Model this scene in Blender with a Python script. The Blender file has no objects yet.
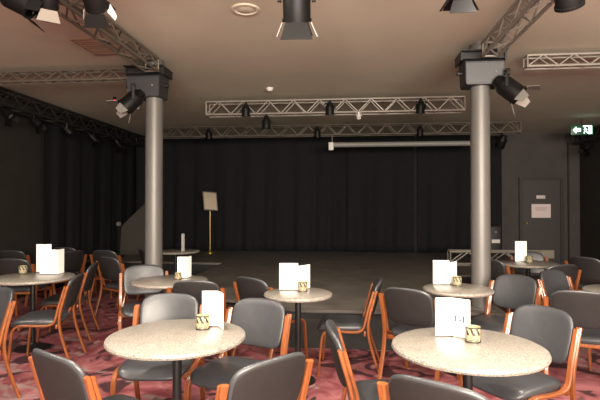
import bpy, bmesh, math, random
from math import sin, cos, pi, radians, sqrt
from mathutils import Vector, Matrix
random.seed(7)
S = bpy.context.scene
C = S.collection

# ------------------------------------------------------------------ materials
def lin(c):
    return tuple(((v/255)/12.92 if v/255 <= .04045 else ((v/255+.055)/1.055)**2.4) for v in c) + (1,)

def mat(name, rgb, rough=.5, metal=0., spec=.5, vary=0., scale=20, bump=0., stretch=None, emit=None, estr=1., coat=0.):
    m = bpy.data.materials.new(name); m.use_nodes = True
    n = m.node_tree.nodes; l = m.node_tree.links; b = n['Principled BSDF']
    col = lin(rgb)
    b.inputs['Base Color'].default_value = col
    b.inputs['Roughness'].default_value = rough
    b.inputs['Metallic'].default_value = metal
    b.inputs['Specular IOR Level'].default_value = spec
    b.inputs['Coat Weight'].default_value = coat
    if vary or bump:
        tc = n.new('ShaderNodeTexCoord'); mp = n.new('ShaderNodeMapping')
        if stretch: mp.inputs['Scale'].default_value = stretch
        nz = n.new('ShaderNodeTexNoise'); nz.inputs['Scale'].default_value = scale; nz.inputs['Detail'].default_value = 5
        l.new(tc.outputs['Object'], mp.inputs['Vector']); l.new(mp.outputs['Vector'], nz.inputs['Vector'])
        if vary:
            r = n.new('ShaderNodeValToRGB')
            r.color_ramp.elements[0].position = .3; r.color_ramp.elements[1].position = .7
            r.color_ramp.elements[0].color = tuple(max(0, v*(1-vary)) for v in col[:3])+(1,)
            r.color_ramp.elements[1].color = tuple(min(1, v*(1+vary)) for v in col[:3])+(1,)
            l.new(nz.outputs['Fac'], r.inputs['Fac']); l.new(r.outputs['Color'], b.inputs['Base Color'])
        if bump:
            bp = n.new('ShaderNodeBump'); bp.inputs['Strength'].default_value = bump; bp.inputs['Distance'].default_value = .01
            l.new(nz.outputs['Fac'], bp.inputs['Height']); l.new(bp.outputs['Normal'], b.inputs['Normal'])
    if emit:
        b.inputs['Emission Color'].default_value = lin(emit); b.inputs['Emission Strength'].default_value = estr
    return m

def mat_carpet():
    m = bpy.data.materials.new('patterned red carpet'); m.use_nodes = True
    n = m.node_tree.nodes; l = m.node_tree.links; b = n['Principled BSDF']
    b.inputs['Roughness'].default_value = .95; b.inputs['Specular IOR Level'].default_value = .1
    tc = n.new('ShaderNodeTexCoord')
    def noise(scale, det, dist=0.):
        z = n.new('ShaderNodeTexNoise'); z.inputs['Scale'].default_value = scale; z.inputs['Detail'].default_value = det
        z.inputs['Distortion'].default_value = dist; l.new(tc.outputs['Object'], z.inputs['Vector']); return z
    def ramp(src, a, c, c0, c1):
        r = n.new('ShaderNodeValToRGB'); e = r.color_ramp.elements
        e[0].position = a; e[1].position = c; e[0].color = c0; e[1].color = c1
        l.new(src.outputs['Fac'], r.inputs['Fac']); return r
    def mix(f, a, c):
        x = n.new('ShaderNodeMix'); x.data_type = 'RGBA'
        l.new(f.outputs['Color'], x.inputs[0]); l.new(a, x.inputs[6]); l.new(c, x.inputs[7]); return x.outputs[2]
    base = ramp(noise(4, 3, 1.2), .35, .65, lin((120, 60, 66)), lin((158, 100, 102)))
    gold = n.new('ShaderNodeRGB'); gold.outputs[0].default_value = lin((146, 118, 116))
    dark = n.new('ShaderNodeRGB'); dark.outputs[0].default_value = lin((70, 46, 50))
    f1 = ramp(noise(2.0, 2, 2.0), .58, .64, (0, 0, 0, 1), (1, 1, 1, 1))
    f2 = ramp(noise(1.5, 2, 2.2), .56, .60, (0, 0, 0, 1), (1, 1, 1, 1))
    c1 = mix(f1, base.outputs['Color'], gold.outputs[0])
    c2 = mix(f2, c1, dark.outputs[0])
    l.new(c2, b.inputs['Base Color'])
    nz = noise(260, 2); bp = n.new('ShaderNodeBump'); bp.inputs['Strength'].default_value = .5; bp.inputs['Distance'].default_value = .01
    l.new(nz.outputs['Fac'], bp.inputs['Height']); l.new(bp.outputs['Normal'], b.inputs['Normal'])
    return m

def mat_terrazzo():
    m = bpy.data.materials.new('speckled stone laminate'); m.use_nodes = True
    n = m.node_tree.nodes; l = m.node_tree.links; b = n['Principled BSDF']
    b.inputs['Roughness'].default_value = .28; b.inputs['Specular IOR Level'].default_value = .5
    tc = n.new('ShaderNodeTexCoord')
    v = n.new('ShaderNodeTexVoronoi'); v.inputs['Scale'].default_value = 190
    l.new(tc.outputs['Object'], v.inputs['Vector'])
    r = n.new('ShaderNodeValToRGB'); r.color_ramp.interpolation = 'CONSTANT'
    e = r.color_ramp.elements
    e[0].position = 0; e[0].color = lin((112, 105, 98)); e[1].position = .25; e[1].color = lin((132, 125, 117))
    for p, c in ((.5, (148, 141, 131)), (.78, (112, 106, 99)), (.9, (160, 153, 144))):
        x = e.new(p); x.color = lin(c)
    sp = n.new('ShaderNodeSeparateColor'); l.new(v.outputs['Color'], sp.inputs[0]); l.new(sp.outputs[0], r.inputs['Fac'])
    l.new(r.outputs['Color'], b.inputs['Base Color'])
    return m

M = dict(
    ceil=mat('beige ceiling paint', (190, 184, 165), .9, spec=.2, vary=.05, scale=1.5),
    wall=mat('charcoal wall paint', (66, 61, 59), .7, spec=.3, vary=.1, scale=3),
    wallblack=mat('black wall paint', (44, 40, 37), .7, spec=.3, vary=.1, scale=3),
    bar=mat('warm bar wall paint', (150, 125, 105), .8, vary=.05, scale=2),
    door=mat('dark door paint', (60, 56, 54), .5, spec=.4),
    doorframe=mat('door frame paint', (46, 43, 42), .5, spec=.4),
    curtain=mat('black wool drape', (28, 28, 30), .9, spec=.15, vary=.15, scale=40),
    stage=mat('black stage paint', (98, 93, 87), .5, spec=.4, vary=.25, scale=3, bump=.06),
    riser=mat('stage riser cloth', (38, 36, 35), .8, vary=.15, scale=8),
    lip=mat('stage edge strip', (78, 73, 68), .4, metal=.3),
    carpet=mat_carpet(),
    stone=mat_terrazzo(),
    iron=mat('black powder coated iron', (24, 23, 23), .45, metal=.2),
    vinyl=mat('black vinyl upholstery', (56, 57, 60), .38, spec=.6, vary=.08, scale=30, bump=.03),
    vinylshade=mat('black vinyl with painted shade', (34, 31, 31), .65, spec=.3, vary=.08, scale=30),  # same vinyl, darkened: shade on the chair backs is in the colour
    wood=mat('orange stained bentwood', (128, 72, 38), .32, spec=.5, vary=.22, scale=9, stretch=(14, 2, 2), coat=.3),
    column=mat('silver painted steel', (100, 97, 93), .45, metal=.2, vary=.04, scale=4),
    box=mat('grey black painted steel', (48, 48, 50), .5, metal=.2),
    boxdark=mat('black steel rim', (32, 31, 32), .5, metal=.2),
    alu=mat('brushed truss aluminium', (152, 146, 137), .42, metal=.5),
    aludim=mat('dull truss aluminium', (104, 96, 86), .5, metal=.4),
    darktruss=mat('blackened truss steel', (44, 42, 40), .5, metal=.4),
    can=mat('black lamp housing', (14, 13, 13), .5, metal=0., spec=.2),
    flap=mat('worn silver barn door', (150, 146, 140), .4, metal=.4),
    bright=mat('lamp metal with painted glare', (235, 232, 225), .25, metal=.3),  # near-white: the glare on lit lamp flaps is put into this colour
    lens=mat('grey lamp lens', (110, 112, 116), .1, spec=.8),
    card=mat('white menu card', (238, 236, 232), .6, spec=.3),
    print=mat('grey menu print', (70, 68, 70), .6),
    holder=mat('dark grey holder foot', (70, 66, 62), .4, metal=.5),
    glass=mat('cream frosted candle glass', (158, 148, 118), .2, spec=.6),
    zig=mat('black glass print', (34, 30, 26), .4),
    wax=mat('pale candle wax', (225, 214, 185), .6),
    paper=mat('white notice paper', (214, 200, 196), .7),
    faint=mat('faint pink print', (178, 150, 150), .7),
    brass=mat('aged brass', (190, 160, 80), .3, metal=.8),
    knob=mat('brass knob', (215, 190, 110), .25, metal=.7),
    vent=mat('pale louvre metal', (150, 142, 128), .5, metal=.2),
    white=mat('off white plastic', (205, 200, 192), .5),
    ventceil=mat('brown ceiling grille', (142, 118, 96), .8),
    board=mat('pale paper board', (196, 180, 158), .6),
    flat=mat('dark grey plywood', (62, 58, 52), .8),
    exitbody=mat('green exit sign face', (8, 60, 38), .4, emit=(8, 80, 48), estr=.25),
    exitwhite=mat('lit exit pictogram', (225, 250, 238), .4, emit=(200, 255, 232), estr=3.2),
    red=mat('red indicator', (200, 20, 20), .4, emit=(255, 30, 40), estr=3.),
    case=mat('black road case', (30, 29, 31), .6),
    screen=mat('grey screen casing', (128, 124, 118), .5),
)

# ------------------------------------------------------------------ mesh helpers
def obj(name, bm, m, parent=None, smooth=True, angle=40):
    me = bpy.data.meshes.new(name); bmesh.ops.recalc_face_normals(bm, faces=bm.faces[:])
    bm.to_mesh(me); bm.free()
    for x in (m if isinstance(m, (list, tuple)) else [m]): me.materials.append(x)
    o = bpy.data.objects.new(name, me); C.objects.link(o)
    if smooth:
        for p in me.polygons: p.use_smooth = True
        me.set_sharp_from_angle(angle=radians(angle))
    if parent: o.parent = parent
    return o

def tag(o, label=None, cat=None, group=None, kind=None):
    if label: o['label'] = label
    if cat: o['category'] = cat
    if group: o['group'] = group
    if kind: o['kind'] = kind
    return o

def thing(name, label, cat, loc=(0, 0, 0), rot=0., group=None):
    o = bpy.data.objects.new(name, None); C.objects.link(o); o.empty_display_size = .1
    o.location = loc; o.rotation_euler = (0, 0, radians(rot))
    return tag(o, label, cat, group)

def dup(root, loc, rot, label, group=None):
    r = root.copy(); C.objects.link(r); r.location = loc; r.rotation_euler = (0, 0, radians(rot)); r['label'] = label
    if group: r['group'] = group
    for ch in list(root.children):
        c = ch.copy(); C.objects.link(c); c.parent = r
        for g in list(ch.children):
            d = g.copy(); C.objects.link(d); d.parent = c
    return r

def box(bm, c, s, mtx=None, bev=0., mi=0):
    r = bmesh.ops.create_cube(bm, size=1); vs = r['verts']
    for v in vs: v.co = Vector((v.co.x*s[0], v.co.y*s[1], v.co.z*s[2]))
    if bev:
        es = list({e for v in vs for e in v.link_edges})
        rr = bmesh.ops.bevel(bm, geom=es, offset=bev, segments=2, affect='EDGES', profile=.5)
        vs = list({v for f in rr['faces'] for v in f.verts} | {v for v in vs if v.is_valid})
    for v in vs:
        v.co += Vector(c)
        if mtx: v.co = mtx @ v.co
    for f in {f for v in vs for f in v.link_faces}: f.material_index = mi
    return vs

def tube(bm, p0, p1, r, seg=8, r2=None, cap=True):
    p0, p1 = Vector(p0), Vector(p1); d = p1-p0; L = d.length
    q = d.to_track_quat('Z', 'Y').to_matrix().to_4x4(); q.translation = (p0+p1)/2
    return bmesh.ops.create_cone(bm, cap_ends=cap, segments=seg, radius1=r, radius2=r if r2 is None else r2, depth=L, matrix=q)['verts']

def lathe(bm, prof, seg=32, mtx=None, mi=0):
    rings = []
    for r, z in prof:
        if r < 1e-6: rings.append([bm.verts.new((0, 0, z))])
        else: rings.append([bm.verts.new((r*cos(2*pi*k/seg), r*sin(2*pi*k/seg), z)) for k in range(seg)])
    fs = []
    for a, b in zip(rings, rings[1:]):
        for k in range(seg):
            j = (k+1) % seg
            q = [a[0] if len(a) == 1 else a[k], b[0] if len(b) == 1 else b[k], b[0] if len(b) == 1 else b[j], a[0] if len(a) == 1 else a[j]]
            u = []
            for v in q:
                if v not in u: u.append(v)
            if len(u) > 2: fs.append(bm.faces.new(u))
    for f in fs: f.material_index = mi
    if mtx:
        for r in rings:
            for v in r: v.co = mtx @ v.co

def pillow(bm, w, h, t, n, fn, seg=44, sharp=7):
    """A rounded upholstered pad: superellipse outline w x h, thickness t, mapped by fn(u, v, depth)."""
    sc = [.45, .75, .9, .965, .99, 1.]
    def pt(s, k):
        a = 2*pi*k/seg; c, d = cos(a), sin(a)
        return (w/2*s*math.copysign(abs(c)**(2/n), c), h/2*s*math.copysign(abs(d)**(2/n), d))
    rows = []
    c0 = bm.verts.new(fn(0, 0, t/2))
    for s in sc[:-1]: rows.append([bm.verts.new(fn(*pt(s, k), t/2*sqrt(max(0, 1-s**(sharp*2))))) for k in range(seg)])
    rows.append([bm.verts.new(fn(*pt(1, k), 0)) for k in range(seg)])
    for s in reversed(sc[:-1]): rows.append([bm.verts.new(fn(*pt(s, k), -t/2*sqrt(max(0, 1-s**(sharp*2))))) for k in range(seg)])
    c1 = bm.verts.new(fn(0, 0, -t/2))
    for k in range(seg):
        j = (k+1) % seg
        bm.faces.new((c0, rows[0][k], rows[0][j])); bm.faces.new((c1, rows[-1][j], rows[-1][k]))
        for a, b in zip(rows, rows[1:]): bm.faces.new((a[k], b[k], b[j], a[j]))

def smoothpath(pts, sub=6):
    P = [Vector(p) for p in pts]; P = [2*P[0]-P[1]]+P+[2*P[-1]-P[-2]]; out = []
    for i in range(1, len(P)-2):
        for k in range(sub):
            t = k/sub; a, b, c, d = P[i-1:i+3]
            out.append(.5*((2*b)+(-a+c)*t+(2*a-5*b+4*c-d)*t*t+(-a+3*b-3*c+d)*t**3))
    out.append(P[-2]); return out

def sweep_yz(bm, x, pts, wx, t, sub=6):
    """Bentwood strip lying in the plane X = x: chamfered section wx wide, t thick, along (y, z) points."""
    P = smoothpath([(p[0], p[1], 0) for p in pts], sub); rings = []
    a, b, ch = wx/2, t/2, .006
    sec = [(-a+ch, -b), (a-ch, -b), (a, -b+ch), (a, b-ch), (a-ch, b), (-a+ch, b), (-a, b-ch), (-a, -b+ch)]
    for i, p in enumerate(P):
        d = (P[min(i+1, len(P)-1)]-P[max(i-1, 0)]).normalized(); nrm = Vector((-d.y, d.x, 0))
        rings.append([bm.verts.new((x+u, p.x+nrm.x*v, p.y+nrm.y*v)) for u, v in sec])
    for r0, r1 in zip(rings, rings[1:]):
        for k in range(8):
            j = (k+1) % 8; bm.faces.new((r0[k], r0[j], r1[j], r1[k]))
    bm.faces.new(rings[0]); bm.faces.new(list(reversed(rings[-1])))

def prism(bm, outline, z0, z1):
    lo = [bm.verts.new((x, y, z0)) for x, y in outline]; hi = [bm.verts.new((x, y, z1)) for x, y in outline]
    n = len(outline); bm.faces.new(list(reversed(lo))); bm.faces.new(hi)
    for k in range(n): bm.faces.new((lo[k], lo[(k+1) % n], hi[(k+1) % n], hi[k]))

# ------------------------------------------------------------------ the room
XL, XR, Y0, Y1, H = -5.33, 5.42, -3.2, 11.9, 3.22
def slab(name, c, s, m, label=None):
    bm = bmesh.new(); box(bm, c, s); return tag(obj(name, bm, m, smooth=False), label, kind='structure')
slab('floor', ((XL+XR)/2, (Y0+Y1)/2, -.05), (XR-XL+.4, Y1-Y0+.4, .1), M['carpet'])
slab('ceiling', ((XL+XR)/2, (Y0+Y1)/2, H+.05), (XR-XL+.4, Y1-Y0+.4, .1), M['ceil'])
slab('wall_left', (XL-.05, (Y0+Y1)/2, H/2), (.1, Y1-Y0, H), M['wallblack'])
slab('wall_right', (XR+.05, (Y0+Y1)/2, H/2), (.1, Y1-Y0, H), M['wallblack'])
slab('wall_back', ((XL+XR)/2, Y1+.05, H/2), (XR-XL+.2, .1, H), M['wall'])
slab('wall_front', ((XL+XR)/2, Y0-.05, H/2), (XR-XL+.2, .1, H), M['bar'])
slab('baseboard_back', (4.35, Y1-.01, .06), (2.1, .02, .12), M['wallblack'])

# stage: a polygon with a stepped outline, its riser cloth and edge strip
so = [(-.75, 5.08), (1.6, 5.06), (1.62, 7.75), (3.7, 8.3), (3.7, 11.88), (-5.3, 11.88), (-5.3, 9.2), (-2.35, 9.0), (-2.35, 5.85), (-2.1, 5.62), (-1.0, 5.45)]
bm = bmesh.new(); prism(bm, so, .385, .42); st = tag(obj('stage_floor', bm, M['stage'], smooth=False), kind='structure')
bm = bmesh.new(); inset = [(-.73, 5.12), (1.56, 5.10), (1.58, 7.79), (3.66, 8.34), (3.66, 11.86), (-5.28, 11.86), (-5.28, 9.24), (-2.31, 9.04), (-2.31, 5.88), (-2.08, 5.66), (-.97, 5.49)]
prism(bm, inset, 0., .385); tag(obj('stage_riser', bm, M['riser'], smooth=False), kind='structure')
bm = bmesh.new(); box(bm, (.43, 5.062, .405), (2.34, .02, .034)); tag(obj('trim_1', bm, M['lip'], smooth=False), kind='structure')

# door in the back wall with its frame, knob, sign plate, notice and louvre
bm = bmesh.new(); box(bm, (4.54, Y1-.02, 1.055), (.84, .04, 2.09)); dr = tag(obj('door_1', bm, M['door'], smooth=False), kind='structure')
bm = bmesh.new()
for x in (4.08, 5.0): box(bm, (x, Y1-.03, 1.05), (.08, .07, 2.1))
box(bm, (4.54, Y1-.03, 2.14), (1.0, .07, .08)); obj('door_frame', bm, M['doorframe'], dr, smooth=False)
bm = bmesh.new(); tube(bm, (4.19, Y1-.04, 1.1), (4.19, Y1-.08, 1.1), .012); bmesh.ops.create_uvsphere(bm, u_segments=14, v_segments=8, radius=.03, matrix=Matrix.Translation((4.19, Y1-.1, 1.1)))
obj('door_knob', bm, M['knob'], dr)
bm = bmesh.new(); box(bm, (4.53, Y1-.045, .37), (.58, .012, .19))
for k in range(6): box(bm, (4.53, Y1-.055, .295+k*.03), (.54, .012, .012), None)
obj('door_louvre', bm, M['vent'], dr, smooth=False)
pl = thing('door_sign', 'small pale sign plate fixed high on the dark door', 'sign', (4.53, Y1-.042, 1.71))
bm = bmesh.new(); box(bm, (0, 0, 0), (.2, .008, .075), None, .002); obj('plate', bm, M['white'], pl)
bm = bmesh.new(); box(bm, (0, -.005, 0), (.15, .003, .016)); obj('print', bm, M['faint'], pl, smooth=False)
nt = thing('door_notice', 'white paper notice taped to the middle of the dark door', 'notice', (4.535, Y1-.042, 1.385))
bm = bmesh.new(); box(bm, (0, 0, 0), (.43, .004, .32)); obj('sheet', bm, M['paper'], nt, smooth=False)
bm = bmesh.new()
for z, w in ((.075, .26), (.045, .3), (.015, .22)): box(bm, (0, -.003, z), (w, .002, .014))
obj('print', bm, M['faint'], nt, smooth=False)
slab('trim_2', (5.16, Y1-.02, 1.5), (.03, .04, 3.0), M['wallblack'])

# curtains: folded drapes with real depth
def drape(name, p0, p1, z0, z1, depth, folds, label, seed):
    rnd = random.Random(seed); p0, p1 = Vector((*p0, 0)), Vector((*p1, 0)); d = p1-p0; L = d.length; d.normalize(); nrm = Vector((d.y, -d.x, 0))
    ph = [rnd.uniform(0, 6.3) for _ in range(6)]; nu, nv = int(L*26), 14; bm = bmesh.new(); g = []
    def off(u, v):
        s = u*L
        a = sin(s*folds+ph[0]+.9*sin(s*1.3+ph[1])) * (.45+.55*v)
        b = .5*sin(s*folds*2.3+ph[2]+1.5*v) * v
        c = .6*sin(s*1.7+ph[3]+2.2*(1-v))*(1-v)*v*2
        return depth*(a+b+c)*.55
    for j in range(nv+1):
        v = j/nv; row = []
        for i in range(nu+1):
            u = i/nu; q = p0+d*(u*L)+nrm*(off(u, 1-v)+depth*1.3); row.append(bm.verts.new((q.x, q.y, z0+(z1-z0)*v)))
        g.append(row)
    for j in range(nv):
        for i in range(nu): bm.faces.new((g[j][i], g[j][i+1], g[j+1][i+1], g[j+1][i]))
    o = obj(name, bm, M['curtain'], angle=80)
    md = o.modifiers.new('thick', 'SOLIDIFY'); md.thickness = .008
    return tag(o, label, 'curtain', 'black stage drapes')
drape('stage_curtain', (-5.2, 11.6), (.02, 11.6), .43, 3.15, .08, 11, 'long black drape hanging behind the sign stand at back of stage', 1)
drape('stage_curtain', (.0, 11.57), (1.55, 11.57), .43, 3.15, .10, 8, 'black drape with swagged folds, between the other two at back of stage', 2)
drape('stage_curtain', (1.62, 11.6), (3.24, 11.6), .43, 3.15, .09, 9, 'black drape at back of stage reaching the silver column by the door', 3)
drape('side_curtain', (-5.3, 7.85), (-5.3, 11.5), .02, 3.1, .05, 11, 'black drape covering the side wall beyond the far chairs', 4)
drape('curtain_leg', (3.27, 11.45), (3.5, 11.45), .43, 3.1, .03, 22, 'narrow black drape strip beside the charcoal door wall', 5)

# ------------------------------------------------------------------ columns and their steel heads
for x, y, z in ((-2.26, 5.5, 0), (1.41, 5.3, .42)):
    bm = bmesh.new(); lathe(bm, [(0, z), (.125, z), (.125, z+.02), (.1, z+.022), (.1, H), (0, H)], 40)
    o = obj('column', bm, M['column']); o.location = (x, y, 0); tag(o, kind='structure')

def par(loc, rot, tilt, label, scale=1., body='can', flapm='flap', doors=True, group='stage lamps on the trusses', flare=35, drop=0.):
    """Theatre lamp hung from its clamp: the can tilts about X away from straight down."""
    t = thing('spotlight', label, 'stage lamp', loc, rot, group); s = scale
    bm = bmesh.new()
    if drop: tube(bm, (0, 0, 0), (0, 0, drop), .016)
    box(bm, (0, 0, .0), (.05*s, .05*s, .07*s), None, .008*s); tube(bm, (-.04*s, 0, .01*s), (.04*s, 0, .01*s), .012*s); obj('clamp', bm, M[body], t)
    bm = bmesh.new()
    box(bm, (0, 0, -.04*s), (.25*s, .03*s, .006*s))
    for q in (-1, 1): box(bm, (q*.125*s, 0, -.115*s), (.006*s, .03*s, .156*s))
    for q in (-1, 1): tube(bm, (q*.118*s, 0, -.18*s), (q*.15*s, 0, -.18*s), .014*s)
    obj('yoke', bm, M[body], t)
    mx = Matrix.Translation((0, 0, -.18*s)) @ Matrix.Rotation(radians(tilt), 4, 'X') @ Matrix.Scale(s, 4)
    bm = bmesh.new(); lathe(bm, [(0, .17), (.05, .165), (.07, .13), (.075, .1), (.1, .07), (.108, .05), (.108, -.13), (.116, -.13), (.116, -.155), (.102, -.155), (.1, .03), (.0, .03)], 28, mx)
    cn = obj('can', bm, M[body], t)
    bm = bmesh.new(); lathe(bm, [(.1, -.09), (.06, -.1), (0, -.104)], 28, mx); obj('lens', bm, M['lens'], cn)
    if doors:
        for k in range(4):
            m2 = mx @ Matrix.Rotation(pi/2*k, 4, 'Z') @ Matrix.Translation((0, .112, -.155)) @ Matrix.Rotation(radians(flare), 4, 'X')
            bm = bmesh.new(); w0, w1, h = (.085, .125, .13) if k % 2 == 0 else (.07, .04, .12)
            o2 = [(-w0, 0), (w0, 0), (w1, -h), (-w1, -h)]
            a = [bm.verts.new((x, -.002, z)) for x, z in o2]; b = [bm.verts.new((x, .002, z)) for x, z in o2]
            bm.faces.new(a); bm.faces.new(b[::-1])
            for i in range(4): bm.faces.new((a[i], a[(i+1) % 4], b[(i+1) % 4], b[i]))
            for v in bm.verts: v.co = m2 @ v.co
            obj('barn_door', bm, M[flapm if isinstance(flapm, str) else flapm[k]], t, smooth=False)
    return t

def column_head(x, y, label, cx):
    t = thing('column_head', label, 'steel box', (x+cx, y, 2.76), 0, 'steel boxes at the column tops')
    w = .2
    bm = bmesh.new()       # tapered casing with a chamfered upper front
    prof = [(-.17, .0), (-.2, .22), (-.13, .27), (.11, .27), (.11, 0)]
    a = [bm.verts.new((-w*(.9 if z < .1 else 1), yy, z)) for yy, z in prof]; b = [bm.verts.new((w*(.9 if z < .1 else 1), yy, z)) for yy, z in prof]
    bm.faces.new(a); bm.faces.new(b[::-1])
    for i in range(5): bm.faces.new((a[i], a[(i+1) % 5], b[(i+1) % 5], b[i]))
    bmesh.ops.bevel(bm, geom=bm.edges[:], offset=.008, segments=2, affect='EDGES')
    obj('casing', bm, M['box'], t)
    bm = bmesh.new()
    box(bm, (0, -.02, .345), (.46, .36, .012)); box(bm, (0, .0, .31), (.43, .26, .07)); box(bm, (-.22, -.01, .3), (.02, .28, .09)); box(bm, (.22, -.01, .3), (.02, .28, .09))
    obj('rim', bm, M['boxdark'], t, smooth=False)
    for q in (-1, 1):
        bm = bmesh.new(); tube(bm, (q*.19, -.06, .14), (q*.235, -.06, .14), .016); tube(bm, (q*.235, -.06, .14), (q*.25, -.06, .14), .028, 12); obj('side_knob', bm, M['boxdark'], t)
    bm = bmesh.new(); bmesh.ops.create_uvsphere(bm, u_segments=10, v_segments=6, radius=.01, matrix=Matrix.Translation((.11, -.19, .12))); obj('bolt', bm, M['alu'], t)
    return t
column_head(-2.26, 5.5, 'dark steel box at the top of the silver column near the sign stand', -.06)
column_head(1.41, 5.3, 'grey steel box at the top of the silver column on the stage edge', 0)
par((-2.42, 5.28, 2.86), 115, 45, 'lamp with silver flaps under the steel box of the column near the sign stand', .88, group='lamps fixed to the columns')
par((1.62, 5.06, 2.86), -112, 48, 'lamp with silver flaps under the steel box of the column on the stage edge', .92, group='lamps fixed to the columns')

# ------------------------------------------------------------------ trusses
def truss(p0, p1, w, h, m, label, r=.016, step=.22, name='lighting_truss'):
    p0, p1 = Vector(p0), Vector(p1); d = p1-p0; L = d.length; d.normalize(); sd = Vector((d.y, -d.x, 0)); up = Vector((0, 0, 1))
    t = thing(name, label, 'truss', p0, 0, 'metal trusses under the ceiling')
    cs = [sd*(a*w/2)+up*(b*h/2) for a, b in ((-1, -1), (1, -1), (1, 1), (-1, 1))]
    for c in cs:
        bm = bmesh.new(); tube(bm, c, c+d*L, r, 8); obj('chord', bm, m, t)
    bm = bmesh.new(); n = max(2, round(L/step)); s = L/n
    for a, b in ((0, 3), (1, 2), (0, 1), (3, 2)):
        for k in range(n):
            q, e = (cs[a], cs[b]) if k % 2 == 0 else (cs[b], cs[a])
            tube(bm, q+d*(s*k), e+d*(s*(k+1)), r*.55, 6)
    for k in (0, n):
        for i in range(4): tube(bm, cs[i]+d*(s*k), cs[(i+1) % 4]+d*(s*k), r*.7, 6)
    obj('lacing', bm, m, t)
    return t
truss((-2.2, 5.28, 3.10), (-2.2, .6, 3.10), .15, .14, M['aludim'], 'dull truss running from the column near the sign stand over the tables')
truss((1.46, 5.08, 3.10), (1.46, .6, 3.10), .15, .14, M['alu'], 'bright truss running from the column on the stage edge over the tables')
truss((-2.2, 7.5, 3.035), (1.75, 7.5, 3.035), .2, .2, M['alu'], 'pale ladder truss crossing the ceiling above middle of the stage', .014, .2)
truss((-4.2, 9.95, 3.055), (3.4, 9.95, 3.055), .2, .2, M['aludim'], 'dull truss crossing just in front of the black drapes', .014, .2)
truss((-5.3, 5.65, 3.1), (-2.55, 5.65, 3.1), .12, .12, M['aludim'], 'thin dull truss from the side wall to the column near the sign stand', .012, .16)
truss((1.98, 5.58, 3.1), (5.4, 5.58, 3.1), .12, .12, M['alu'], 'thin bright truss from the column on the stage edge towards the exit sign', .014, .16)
truss((-3.2, 3.12, 3.13), (2.6, 3.12, 3.13), .1, .1, M['darktruss'], 'dark truss carrying the lamps above the tables', .014, .18)
truss((-4.98, 4.6, 3.06), (-4.98, 11.3, 3.06), .22, .22, M['darktruss'], 'black truss full of lamps along the side wall with the drape', .02, .22)
truss((5.12, 8.6, 3.0), (5.12, 11.3, 3.0), .2, .2, M['darktruss'], 'short black truss beside the green exit sign', .02, .22)

# lamps over the tables (they dip into the top of the picture)
G = 'lamps above the tables'
par((-.325, 3.12, 2.99), 4, 24, 'black lamp with pale side flaps hanging alone above the middle table', .84, 'can', ('can', 'bright', 'can', 'bright'), True, G, 24, .1)
par((-2.28, 3.12, 3.08), -75, 65, 'black lamp tilted sideways, nearest the side wall, above the tables', .8, 'can', 'can', True, G, 10)
par((-2.03, 3.12, 3.07), 40, 40, 'silver flapped lamp hanging beside the black lamp tilted sideways', .6, 'can', 'aludim', True, G, 20)
par((-1.72, 3.12, 3.08), 10, 55, 'lamp with glare coloured side flaps hanging below the dull truss', .72, 'can', ('can', 'bright', 'can', 'bright'), True, G, 20)
par((.72, 3.12, 3.03), 0, 25, 'black lamp with pointed flaps above the table showing printed digits', .66, 'can', 'can', True, G, 35, .06)
par((1.36, 3.12, 2.98), -30, 40, 'dark lamp hanging beside the bright truss', .75, 'can', 'can', False, G, 35, .1)

# lamps along the far trusses
G = 'small lamps on the far trusses'
far = [((-1.56, 7.37, 3.09), 10, 10, 'black lamp clamped near the end of the pale ladder truss'),
       ((-1.24, 7.38, 2.90), 0, 0, 'small black lamp hung below the pale ladder truss'),
       ((-.26, 7.37, 3.09), 0, 10, 'black lamp clamped on the pale ladder truss above the empty stage'),
       ((1.10, 7.37, 3.09), 20, 10, 'black lamp on the pale ladder truss next to the column on the stage edge'),
       ((-2.86, 9.82, 3.1), 0, 10, 'dark lamp on the dull far truss above the sign stand'),
       ((-.6, 9.82, 3.1), 0, 10, 'dark lamp on the dull far truss beside the screen casing end'),
       ((1.45, 9.82, 3.1), 0, 10, 'dark lamp on the dull far truss above the screen casing'),
       ((3.0, 9.75, 2.9), 15, 40, 'grey lensed lamp at the end of the dull far truss by the door wall')]
par((.18, 7.4, 2.93), 0, 60, 'tiny pale lamp under the middle of the pale ladder truss', .3, 'bright', doors=False, group=G)
for p, r, ti, lb in far: par(p, r, ti, lb, .6 if p[0] < 2.9 else .8, doors=False, group=G)
G = 'lamps along the side wall truss'
for k, (yy, nm) in enumerate(((5.7, 'first'), (6.5, 'second'), (7.2, 'third'), (8.0, 'fourth'), (8.9, 'fifth'), (9.9, 'sixth'))):
    par((-4.9+.03*(k % 2), yy, 2.95), 250+17*k, 45, nm+' small lamp along the black side wall truss, counted from the table end', .62, 'can', 'can', True, G)
G = 'lamps on the short truss'
par((5.02, 9.1, 2.88), 120, 40, 'lamp on the short black truss, closer to the tables than the exit sign', .7, 'can', 'can', True, G)
par((5.0, 10.6, 2.88), 100, 40, 'lamp on the short black truss beyond the exit sign', .7, 'can', 'can', True, G)

# projector screen casing below the far truss
t = thing('projection_screen', 'rolled projection screen in a long grey casing below the far truss', 'projection screen', (-.3, 9.83, 2.74))
bm = bmesh.new(); tube(bm, (0, 0, 0), (2.9, 0, 0), .05, 20); obj('casing', bm, M['screen'], t)
bm = bmesh.new(); box(bm, (-.02, 0, -.03), (.1, .11, .16), None, .01); obj('end_cap', bm, M['white'], t)
bm = bmesh.new(); box(bm, (2.92, 0, 0), (.05, .11, .12), None, .01); obj('end_cap', bm, M['white'], t)
bm = bmesh.new(); tube(bm, (0, 0, .05), (0, 0, .2), .008); tube(bm, (2.9, 0, .05), (2.9, 0, .2), .008); obj('hanger', bm, M['alu'], t)

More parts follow.
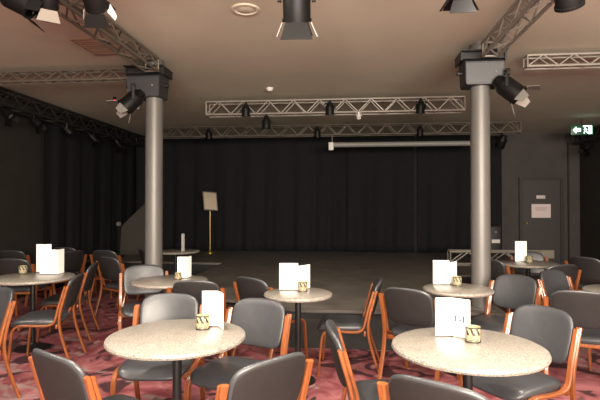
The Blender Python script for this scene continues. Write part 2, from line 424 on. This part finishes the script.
# ceiling fittings
t = thing('ceiling_speaker', 'round flush speaker in the beige ceiling', 'ceiling speaker', (-.88, 4.14, H))
bm = bmesh.new(); lathe(bm, [(.085, -.001), (.1, -.014), (.12, -.012), (.125, 0)], 36); obj('ring', bm, M['ceil'], t)
bm = bmesh.new(); lathe(bm, [(0, -.016), (.05, -.014), (.086, -.004)], 30); obj('grille', bm, M['ceil'], t)
bm = bmesh.new(); box(bm, (0, 0, -.008), (.34, .52, .016), None, .004)
for k in range(8): box(bm, (0, -.2+.057*k, -.02), (.3, .02, .012))
o = obj('ceiling_vent', bm, M['ventceil'], smooth=False); o.location = (-2.66, 4.95, H); tag(o, 'brown rectangular ceiling grille beside the dull truss', 'vent')
bm = bmesh.new(); lathe(bm, [(0, -.05), (.035, -.045), (.05, -.02), (.055, 0)], 24)
o = obj('smoke_detector', bm, M['white']); o.location = (-1.12, 6.96, H); tag(o, 'small white smoke detector on ceiling before the pale ladder truss', 'smoke detector')
bm = bmesh.new(); lathe(bm, [(0, -.05), (.035, -.045), (.045, -.02), (.05, 0)], 24)
o = obj('motion_sensor', bm, M['white']); o.location = (-3.62, 8.05, H); tag(o, 'white ceiling sensor near the column by the sign stand', 'sensor')
t = thing('alarm_sensor', 'ceiling sensor with a glowing red indicator', 'sensor', (-3.65, 7.3, H))
bm = bmesh.new(); lathe(bm, [(0, -.05), (.02, -.045), (.025, 0)], 16); obj('housing', bm, M['can'], t)
bm = bmesh.new(); bmesh.ops.create_uvsphere(bm, u_segments=10, v_segments=6, radius=.018, matrix=Matrix.Translation((0, 0, -.055))); obj('indicator', bm, M['red'], t)

# exit sign: arrow, doorway and running figure
t = thing('exit_sign', 'green lit exit sign with white arrow and running figure', 'exit sign', (4.55, 9.9, 2.98), -4); t.scale = (.8, .8, .8)
bm = bmesh.new(); box(bm, (0, 0, 0), (.5, .06, .24), None, .01); obj('housing', bm, M['exitbody'], t)
bm = bmesh.new(); tube(bm, (0, 0, .12), (0, 0, .27), .012); obj('hanger', bm, M['can'], t)
def plate(bm, pts, y=-.033):
    a = [bm.verts.new((x, y, z)) for x, z in pts]; b = [bm.verts.new((x, y-.004, z)) for x, z in pts]; n = len(pts)
    bm.faces.new(a); bm.faces.new(b[::-1])
    for i in range(n): bm.faces.new((a[i], a[(i+1) % n], b[(i+1) % n], b[i]))
bm = bmesh.new(); plate(bm, [(-.21, 0), (-.13, .085), (-.13, .04), (-.03, .04), (-.03, -.04), (-.13, -.04), (-.13, -.085)]); obj('arrow', bm, M['exitwhite'], t, smooth=False)
bm = bmesh.new(); plate(bm, [(.14, -.1), (.22, -.1), (.22, .1), (.02, .1), (.02, .075), (.14, .075)]); obj('doorway', bm, M['exitwhite'], t, smooth=False)
bm = bmesh.new()
def limb(a, b, w):
    dx, dz = b[0]-a[0], b[1]-a[1]; L = math.hypot(dx, dz); nx, nz = -dz/L*w/2, dx/L*w/2
    plate(bm, [(a[0]+nx, a[1]+nz), (b[0]+nx, b[1]+nz), (b[0]-nx, b[1]-nz), (a[0]-nx, a[1]-nz)])
plate(bm, [(.062+.018*cos(k*pi/6), .05+.018*sin(k*pi/6)) for k in range(12)])
for a, b, w in (((.07, .03), (.085, -.03), .034), ((.07, .02), (.035, .0), .014), ((.075, .02), (.115, .0), .014), ((.085, -.03), (.05, -.05), .018), ((.05, -.05), (.045, -.09), .016), ((.088, -.03), (.11, -.06), .018), ((.11, -.06), (.13, -.09), .016)): limb(a, b, w)
obj('running_figure', bm, M['exitwhite'], t, smooth=False)

# ------------------------------------------------------------------ things on the stage
t = thing('sign_stand', 'pale tilted board on a slim brass pole on the stage', 'sign stand', (-3.14, 10.9, .42), 32)
bm = bmesh.new(); lathe(bm, [(0, 0), (.12, 0), (.12, .012), (.03, .03), (.016, .06), (0, .06)], 28); obj('base', bm, M['brass'], t)
bm = bmesh.new(); tube(bm, (0, 0, .05), (0, 0, 1.1), .013, 12); obj('pole', bm, M['brass'], t)
mx = Matrix.Translation((0, 0, 1.19)) @ Matrix.Rotation(radians(4), 4, 'Y') @ Matrix.Rotation(radians(-28), 4, 'X')
bm = bmesh.new(); box(bm, (0, 0, 0), (.3, .015, .44), mx, .003); obj('board', bm, M['board'], t)
bm = bmesh.new()
for c, s in (((-.155, 0, 0), (.02, .03, .47)), ((.155, 0, 0), (.02, .03, .47)), ((0, 0, .23), (.33, .03, .02)), ((0, 0, -.23), (.33, .03, .02))): box(bm, c, s, mx)
obj('board_frame', bm, M['alu'], t, smooth=False)

truss((1.85, 9.05, .56), (3.45, 9.05, .56), .24, .24, M['alu'], 'short bright truss length lying on the stage floor', .02, .3, 'floor_truss')
t = thing('equipment_case', 'black upright case with a white label beside the door wall drape', 'case', (3.19, 10.95, .42))
bm = bmesh.new(); box(bm, (0, 0, .32), (.22, .3, .64), None, .012); obj('body', bm, M['case'], t)
bm = bmesh.new(); box(bm, (.0, -.152, .32), (.17, .006, .075)); obj('label_plate', bm, M['white'], t, smooth=False)
bm = bmesh.new(); tube(bm, (0, -.15, .52), (0, -.165, .52), .025, 14); obj('dial', bm, M['lens'], t)
t = thing('stage_flat', 'dark grey board with slanted top leaning behind the silver column', 'board', (-4.85, 10.4, .42))
bm = bmesh.new(); a = [(-.2, 0), (.45, 0), (.45, 1.12), (.32, 1.12), (-.2, .62)]
f0 = [bm.verts.new((x, -.02+.08*z, z)) for x, z in a]; f1 = [bm.verts.new((x, .02+.08*z, z)) for x, z in a]
bm.faces.new(f0); bm.faces.new(f1[::-1])
for i in range(5): bm.faces.new((f0[i], f0[(i+1) % 5], f1[(i+1) % 5], f1[i]))
obj('panel', bm, M['flat'], t, smooth=False)
bm = bmesh.new(); box(bm, (.15, .06, .3), (.5, .03, .05)); obj('batten', bm, M['flat'], t, smooth=False)
t = thing('floor_lamp', 'small pale round lamp on a thin black stand beside the slanted board', 'lamp', (-4.86, 9.95, .42))
bm = bmesh.new(); lathe(bm, [(0, 0), (.12, 0), (.12, .015), (.015, .02), (0, .02)], 20); obj('base', bm, M['can'], t)
bm = bmesh.new(); tube(bm, (0, 0, .01), (0, 0, .66), .01); obj('pole', bm, M['can'], t)
bm = bmesh.new(); lathe(bm, [(0, -.06), (.04, -.05), (.055, -.02), (.05, .02), (.03, .04), (0, .045)], 20, Matrix.Translation((0, -.01, .7)) @ Matrix.Rotation(radians(-80), 4, 'X')); obj('lamp_head', bm, M['lens'], t)

# ------------------------------------------------------------------ chairs
LEAN = .27
def backline(z): return -.19-(z-.5)*LEAN
def make_chair(label):
    t = thing('cafe_chair', label, 'chair', group='wood framed cafe chairs')
    bm = bmesh.new(); pillow(bm, .46, .46, .075, 5, lambda u, v, d: (u*(1-.06*(v < 0)*abs(v)/.23), .025+v, .425+d*.95-(.012*(v/.23)**2 if d > 0 else 0)-.03*max(0, (v-.14)/.09)**2)); obj('seat', bm, M['vinyl'], t, angle=60)
    W, Hh, zc = .43, .30, .672
    def bf(off):
        def fn(u, v, d):
            z = zc+v+.02*(1-(u/(W/2))**2)*(v/(Hh/2) if v > 0 else 0)
            uu = u*(1-.05*max(0, -v)/(Hh/2))
            return (uu, backline(z)-.04*(1-(u/(W/2))**2)+d+off, z)
        return fn
    bm = bmesh.new(); pillow(bm, W, Hh, .036, 5.2, bf(0)); bk = obj('backrest', bm, M['vinyl'], t, angle=60)
    bm = bmesh.new(); pillow(bm, W*.95, Hh*.93, .012, 5.2, bf(-.017)); obj('back_cover', bm, M['vinylshade'], bk, angle=60)  # rear face carries the painted shade tone
    for s in (-1, 1):
        x = s*.243
        bm = bmesh.new(); sweep_yz(bm, x, [(-.315, 0), (-.262, .15), (-.218, .3), (-.198, .43), (-.213, .55), (-.246, .67), (-.272, .762)], .036, .022); obj('leg', bm, M['wood'], t)
        bm = bmesh.new(); sweep_yz(bm, x, [(.235, 0), (.222, .15), (.207, .3), (.195, .365), (.16, .4), (.1, .408), (-.02, .4), (-.1, .402), (-.15, .425), (-.172, .48), (-.19, .56), (-.222, .67), (-.247, .755)], .036, .02); obj('leg', bm, M['wood'], t)
    for y in (.15, -.17):
        bm = bmesh.new(); box(bm, (0, y, .385), (.48, .02, .04), None, .004); obj('cross_rail', bm, M['wood'], t)
    return t
chairs = [  # x, y, rotation, label
 (-1.19, 2.35, -30, 'dark backed chair before the big table, the one closer to the side wall'),
 (-.54, 2.32, 48, 'dark backed chair in front of the big table, angled away from the closest chair'),
 (-1.29, 3.25, -174, 'pale lit chair facing out behind the big table, beside its menu card'),
 (-.72, 3.13, -202, 'lit chair behind the big table, half hidden by the tall white menu card'),
 (-2.92, 3.42, -209, 'chair cut by the frame edge, turned towards the table with crossed menu cards'),
 (-2.9, 4.42, 106, 'side view chair in front of the table with crossed menu cards'),
 (-3.22, 5.3, 108, 'thin edge-on chair beside the table with crossed menu cards'),
 (-3.0, 6.34, -26, 'dark backed chair with visible seat, left of the silver column near the sign stand'),
 (-2.14, 4.97, -155, 'pale lit chair right in front of the silver column near the sign stand'),
 (-1.37, 4.52, 3, 'dark backed chair tucked under the table beside the silver column'),
 (-.73, 4.70, -36, 'dark backed chair turned towards the stage between the two small tables'),
 (-4.32, 6.95, 66, 'far dark chair turned sideways, behind the edge-on chair'),
 (-3.60, 7.26, -9, 'far dark backed chair below the slanted grey board'),
 (-2.90, 7.36, -52, 'far dark chair just beside the silver column, by the distant table'),
 (-4.52, 7.68, -2, 'farthest chair seen behind the crossed menu cards'),
 (-5.04, 7.1, 4, 'far chair against the side wall, cut by the frame edge'),
 (-4.24, 6.03, 6, 'dark chair back behind the table with crossed menu cards'),
 (.49, 2.15, -32, 'closest chair, dark back turned, in front of the table showing printed digits'),
 (.21, 2.76, -85, 'edge-on chair beside the table showing printed digits, facing that table'),
 (-.01, 4.5, 88, 'side view chair before the stage, facing the small middle table'),
 (.63, 4.24, -32, 'dark backed chair at the small table near the column on the stage edge'),
 (1.39, 4.62, -230, 'chair facing out beside the column on the stage edge'),
 (1.04, 3.15, -237, 'big lit chair with full wooden side behind the table showing printed digits'),
 (1.92, 4.28, -19, 'large dark backed chair cut by the frame edge, before the edge table'),
 (2.27, 5.0, -144, 'lit chair facing out, behind the large dark backed chair'),
 (2.36, 6.06, 18, 'dark backed chair in front of the table near the door'),
 (3.3, 6.84, -50, 'far dark chair against the dark side wall near the door'),
 (2.02, 6.5, -54, 'dark chair at the table near the door, next to the silver column'),
 (2.62, 7.04, -179, 'lit chair behind the table near the door, below the door louvre'),
 (1.6, 2.36, -14, 'chair mostly outside the frame, only a wooden post showing'),
]
c0 = None
for x, y, r, lb in chairs:
    if c0 is None: c0 = make_chair(lb); c0.location = (x, y, 0); c0.rotation_euler.z = radians(r)
    else: dup(c0, (x, y, 0), r, lb)

# ------------------------------------------------------------------ tables
ZT = .757
def table(x, y, R, label, base=.2):
    t = thing('cafe_table', label, 'table', (x, y, 0), random.uniform(0, 90), 'round cafe tables')
    bm = bmesh.new(); lathe(bm, [(0, ZT-.036), (R-.03, ZT-.036), (R-.006, ZT-.03), (R, ZT-.018), (R-.004, ZT-.006), (R-.016, ZT), (0, ZT)], 72); obj('tabletop', bm, M['stone'], t, angle=35)
    bm = bmesh.new(); lathe(bm, [(0, ZT-.06), (.13, ZT-.06), (.13, ZT-.036), (0, ZT-.036)], 24); lathe(bm, [(.026, .02), (.026, ZT-.05)], 20); obj('pedestal', bm, M['iron'], t)
    bm = bmesh.new(); lathe(bm, [(0, 0), (base, 0), (base, .012), (base*.6, .03), (.045, .05), (.03, .07), (0, .07)], 36); obj('base', bm, M['iron'], t)
    return t
tables = [(-.98, 2.73, .395, 'big speckled round table with one tall narrow white menu card', .22),
 (.64, 2.67, .40, 'big speckled round table with menu card showing printed digits', .2),
 (-.42, 4.15, .295, 'small speckled round table in the middle, before the stage', .15),
 (-1.77, 4.73, .375, 'speckled round table beside the silver column near the sign stand', .13),
 (1.0, 4.52, .31, 'small speckled round table before the column on the stage edge', .13),
 (2.36, 6.61, .375, 'speckled round table near the dark door', .13),
 (-3.3, 4.82, .41, 'speckled round table with two crossed menu cards', .17),
 (-2.85, 7.85, .4, 'distant round table behind the silver column near the sign stand', .13),
 (2.5, 4.5, .4, 'round table cut by the frame edge, behind the large dark backed chair', .18)]
for a in tables: table(*a)

# ------------------------------------------------------------------ menu cards
def menu(x, y, rot, w, h, label, fold=70, digits=None, second=None, z=ZT):
    t = thing('menu_card', label, 'menu', (x, y, z), rot, 'white menu cards on the tables')
    for k, (a, ww, hh) in enumerate(((0, w, h), (fold, (second or (w, h))[0], (second or (w, h))[1]))):
        mx = Matrix.Rotation(radians(a), 4, 'Z') if k else Matrix.Identity(4)
        bm = bmesh.new()
        box(bm, ((-ww/2 if k == 0 else ww/2), 0, hh/2+.004), (ww, .003, hh), mx); p = obj('panel', bm, M['card'], t, smooth=False)
        if digits and k == 1:
            for ch, dx in digits:
                cu = bpy.data.curves.new('lettering', 'FONT'); cu.body = ch; cu.size = .048; cu.offset = .003; cu.align_x = 'CENTER'; cu.extrude = .0006
                tmp = bpy.data.objects.new('lettering', cu); C.objects.link(tmp); bpy.context.view_layer.update()
                me = bpy.data.meshes.new_from_object(tmp.evaluated_get(bpy.context.evaluated_depsgraph_get()))
                bpy.data.objects.remove(tmp); me.materials.clear(); me.materials.append(M['print'])
                o = bpy.data.objects.new('lettering', me); C.objects.link(o); o.parent = p
                o.matrix_local = mx @ Matrix.Translation((ww*.44+dx, -.0025, hh*.41)) @ Matrix.Rotation(pi/2, 4, 'X')
    bm = bmesh.new(); box(bm, (-w/2, 0, .003), (w*.95, .022, .006), None, .001); obj('foot', bm, M['holder'], t)
    return t
def candle(x, y, label, s=1.08, z=ZT):
    t = thing('candle_glass', label, 'candle holder', (x, y, z), random.uniform(0, 60), 'patterned candle glasses')
    bm = bmesh.new(); lathe(bm, [(0, 0), (.034*s, 0), (.037*s, .004*s), (.038*s, .078*s), (.035*s, .078*s), (.033*s, .012*s), (0, .012*s)], 28); obj('glass', bm, M['glass'], t)
    bm = bmesh.new(); r = .0385*s
    n = 8
    for k in range(n):
        for z0, z1, sg in ((.012, .042, 1), (.042, .072, -1)):
            pts = []
            for f, w in ((0, -.34), (0, .34), (1, .34), (1, -.34)):
                a = 2*pi*(k+.5+sg*(f-.5)*.6+w*.7)/n; pts.append(bm.verts.new((r*cos(a), r*sin(a), (z0+(z1-z0)*f)*s)))
            bm.faces.new(pts)
    for z0, z1 in ((.002, .009), (.073, .0785)): lathe(bm, [(r, z0*s), (r+.0004, z0*s), (r+.0004, z1*s), (r, z1*s)], 28)
    o = obj('printed_pattern', bm, M['zig'], t, smooth=False)
    bm = bmesh.new(); lathe(bm, [(0, .012*s), (.03*s, .012*s), (.03*s, .035*s), (0, .036*s)], 20); obj('candle', bm, M['wax'], t)
    return t
menu(-.79, 2.93, 6, .10, .215, 'tall narrow white menu card with blank panels on the big table', -65)
menu(.60, 2.84, 6, .10, .215, 'white menu card with small printed digits on its panel', -42, digits=(('1', -.026), ('-', -.002), ('1', .02)))
menu(-.43, 4.25, 4, .165, .235, 'white menu card on the small middle table before the stage', 50, second=(.16, .21))
menu(-1.64, 4.86, 6, .10, .215, 'white menu card on the table beside the silver column', 78)
menu(.96, 4.70, 3, .15, .225, 'white menu card on the small table before the column on the stage edge', 48, second=(.15, .205))
menu(2.38, 6.72, 8, .155, .27, 'white menu card on the table near the dark door', 60, second=(.04, .27))
menu(-3.13, 4.98, 4, .19, .265, 'wider upright menu card, in front of the leaning one on the same table', 84, second=(.12, .265))
menu(-3.36, 5.12, -4, .11, .31, 'taller menu card behind the wider one on the same table', 40, second=(.06, .31))
menu(-2.68, 7.72, 118, .15, .29, 'menu card seen edge-on on the distant table behind the silver column', 164)
candle(-.868, 2.862, 'patterned candle glass beside the tall menu card on the big table')
candle(.684, 2.735, 'patterned candle glass in front of the menu card with printed digits')
candle(-.385, 4.2, 'patterned candle glass on the small middle table before the stage')
candle(-1.70, 4.76, 'patterned candle glass on the table beside the silver column', .9)
candle(1.02, 4.64, 'patterned candle glass on the small table before the column on the stage edge')
candle(2.37, 6.60, 'patterned candle glass on the table near the dark door', 1.1)
candle(-3.54, 5.0, 'patterned candle glass on the table with crossed menu cards', 1.1)
candle(2.3, 4.4, 'patterned candle glass on the table cut by the frame edge')

# ------------------------------------------------------------------ light
def area(name, loc, size, watts, col, tgt=None, sizey=None, spread=180):
    l = bpy.data.lights.new(name, 'AREA'); l.energy = watts; l.color = col; l.size = size; l.spread = radians(spread)
    if sizey: l.shape = 'RECTANGLE'; l.size_y = sizey
    else: l.shape = 'DISK'
    o = bpy.data.objects.new(name, l); C.objects.link(o); o.location = loc
    if tgt: o.rotation_euler = (Vector(tgt)-Vector(loc)).to_track_quat('-Z', 'Y').to_euler()
    return o
WARM = (1., .90, .78)
for x in (-3.6, -1.2, 1.2, 3.6):
    for y in (.9, 2.65): area('ceiling downlight', (x, y, 3.19), .22, 62, WARM, spread=150)
area('added ceiling fill', (1.3, -2.3, 2.0), 5., 1500, (1., .9, .78), (1.3, 1.1, 3.6), 1.2)  # added fill behind the camera to brighten the ceiling, not a fixture of the room
w = bpy.data.worlds.new('World'); S.world = w; w.use_nodes = True
w.node_tree.nodes['Background'].inputs[0].default_value = (.02, .018, .016, 1); w.node_tree.nodes['Background'].inputs[1].default_value = 1

# ------------------------------------------------------------------ camera
cd = bpy.data.cameras.new('Camera'); cam = bpy.data.objects.new('Camera', cd); C.objects.link(cam); S.camera = cam
cd.sensor_width = 36; cd.lens = 484/600*36
cam.location = (0, 0, 1.5); cam.rotation_euler = (radians(90)+math.atan(6/484), 0, radians(5.55))
S.view_settings.view_transform = 'Standard'; S.view_settings.look = 'None'; S.view_settings.exposure = 0.; S.view_settings.gamma = 1
S.view_settings.use_curve_mapping = False
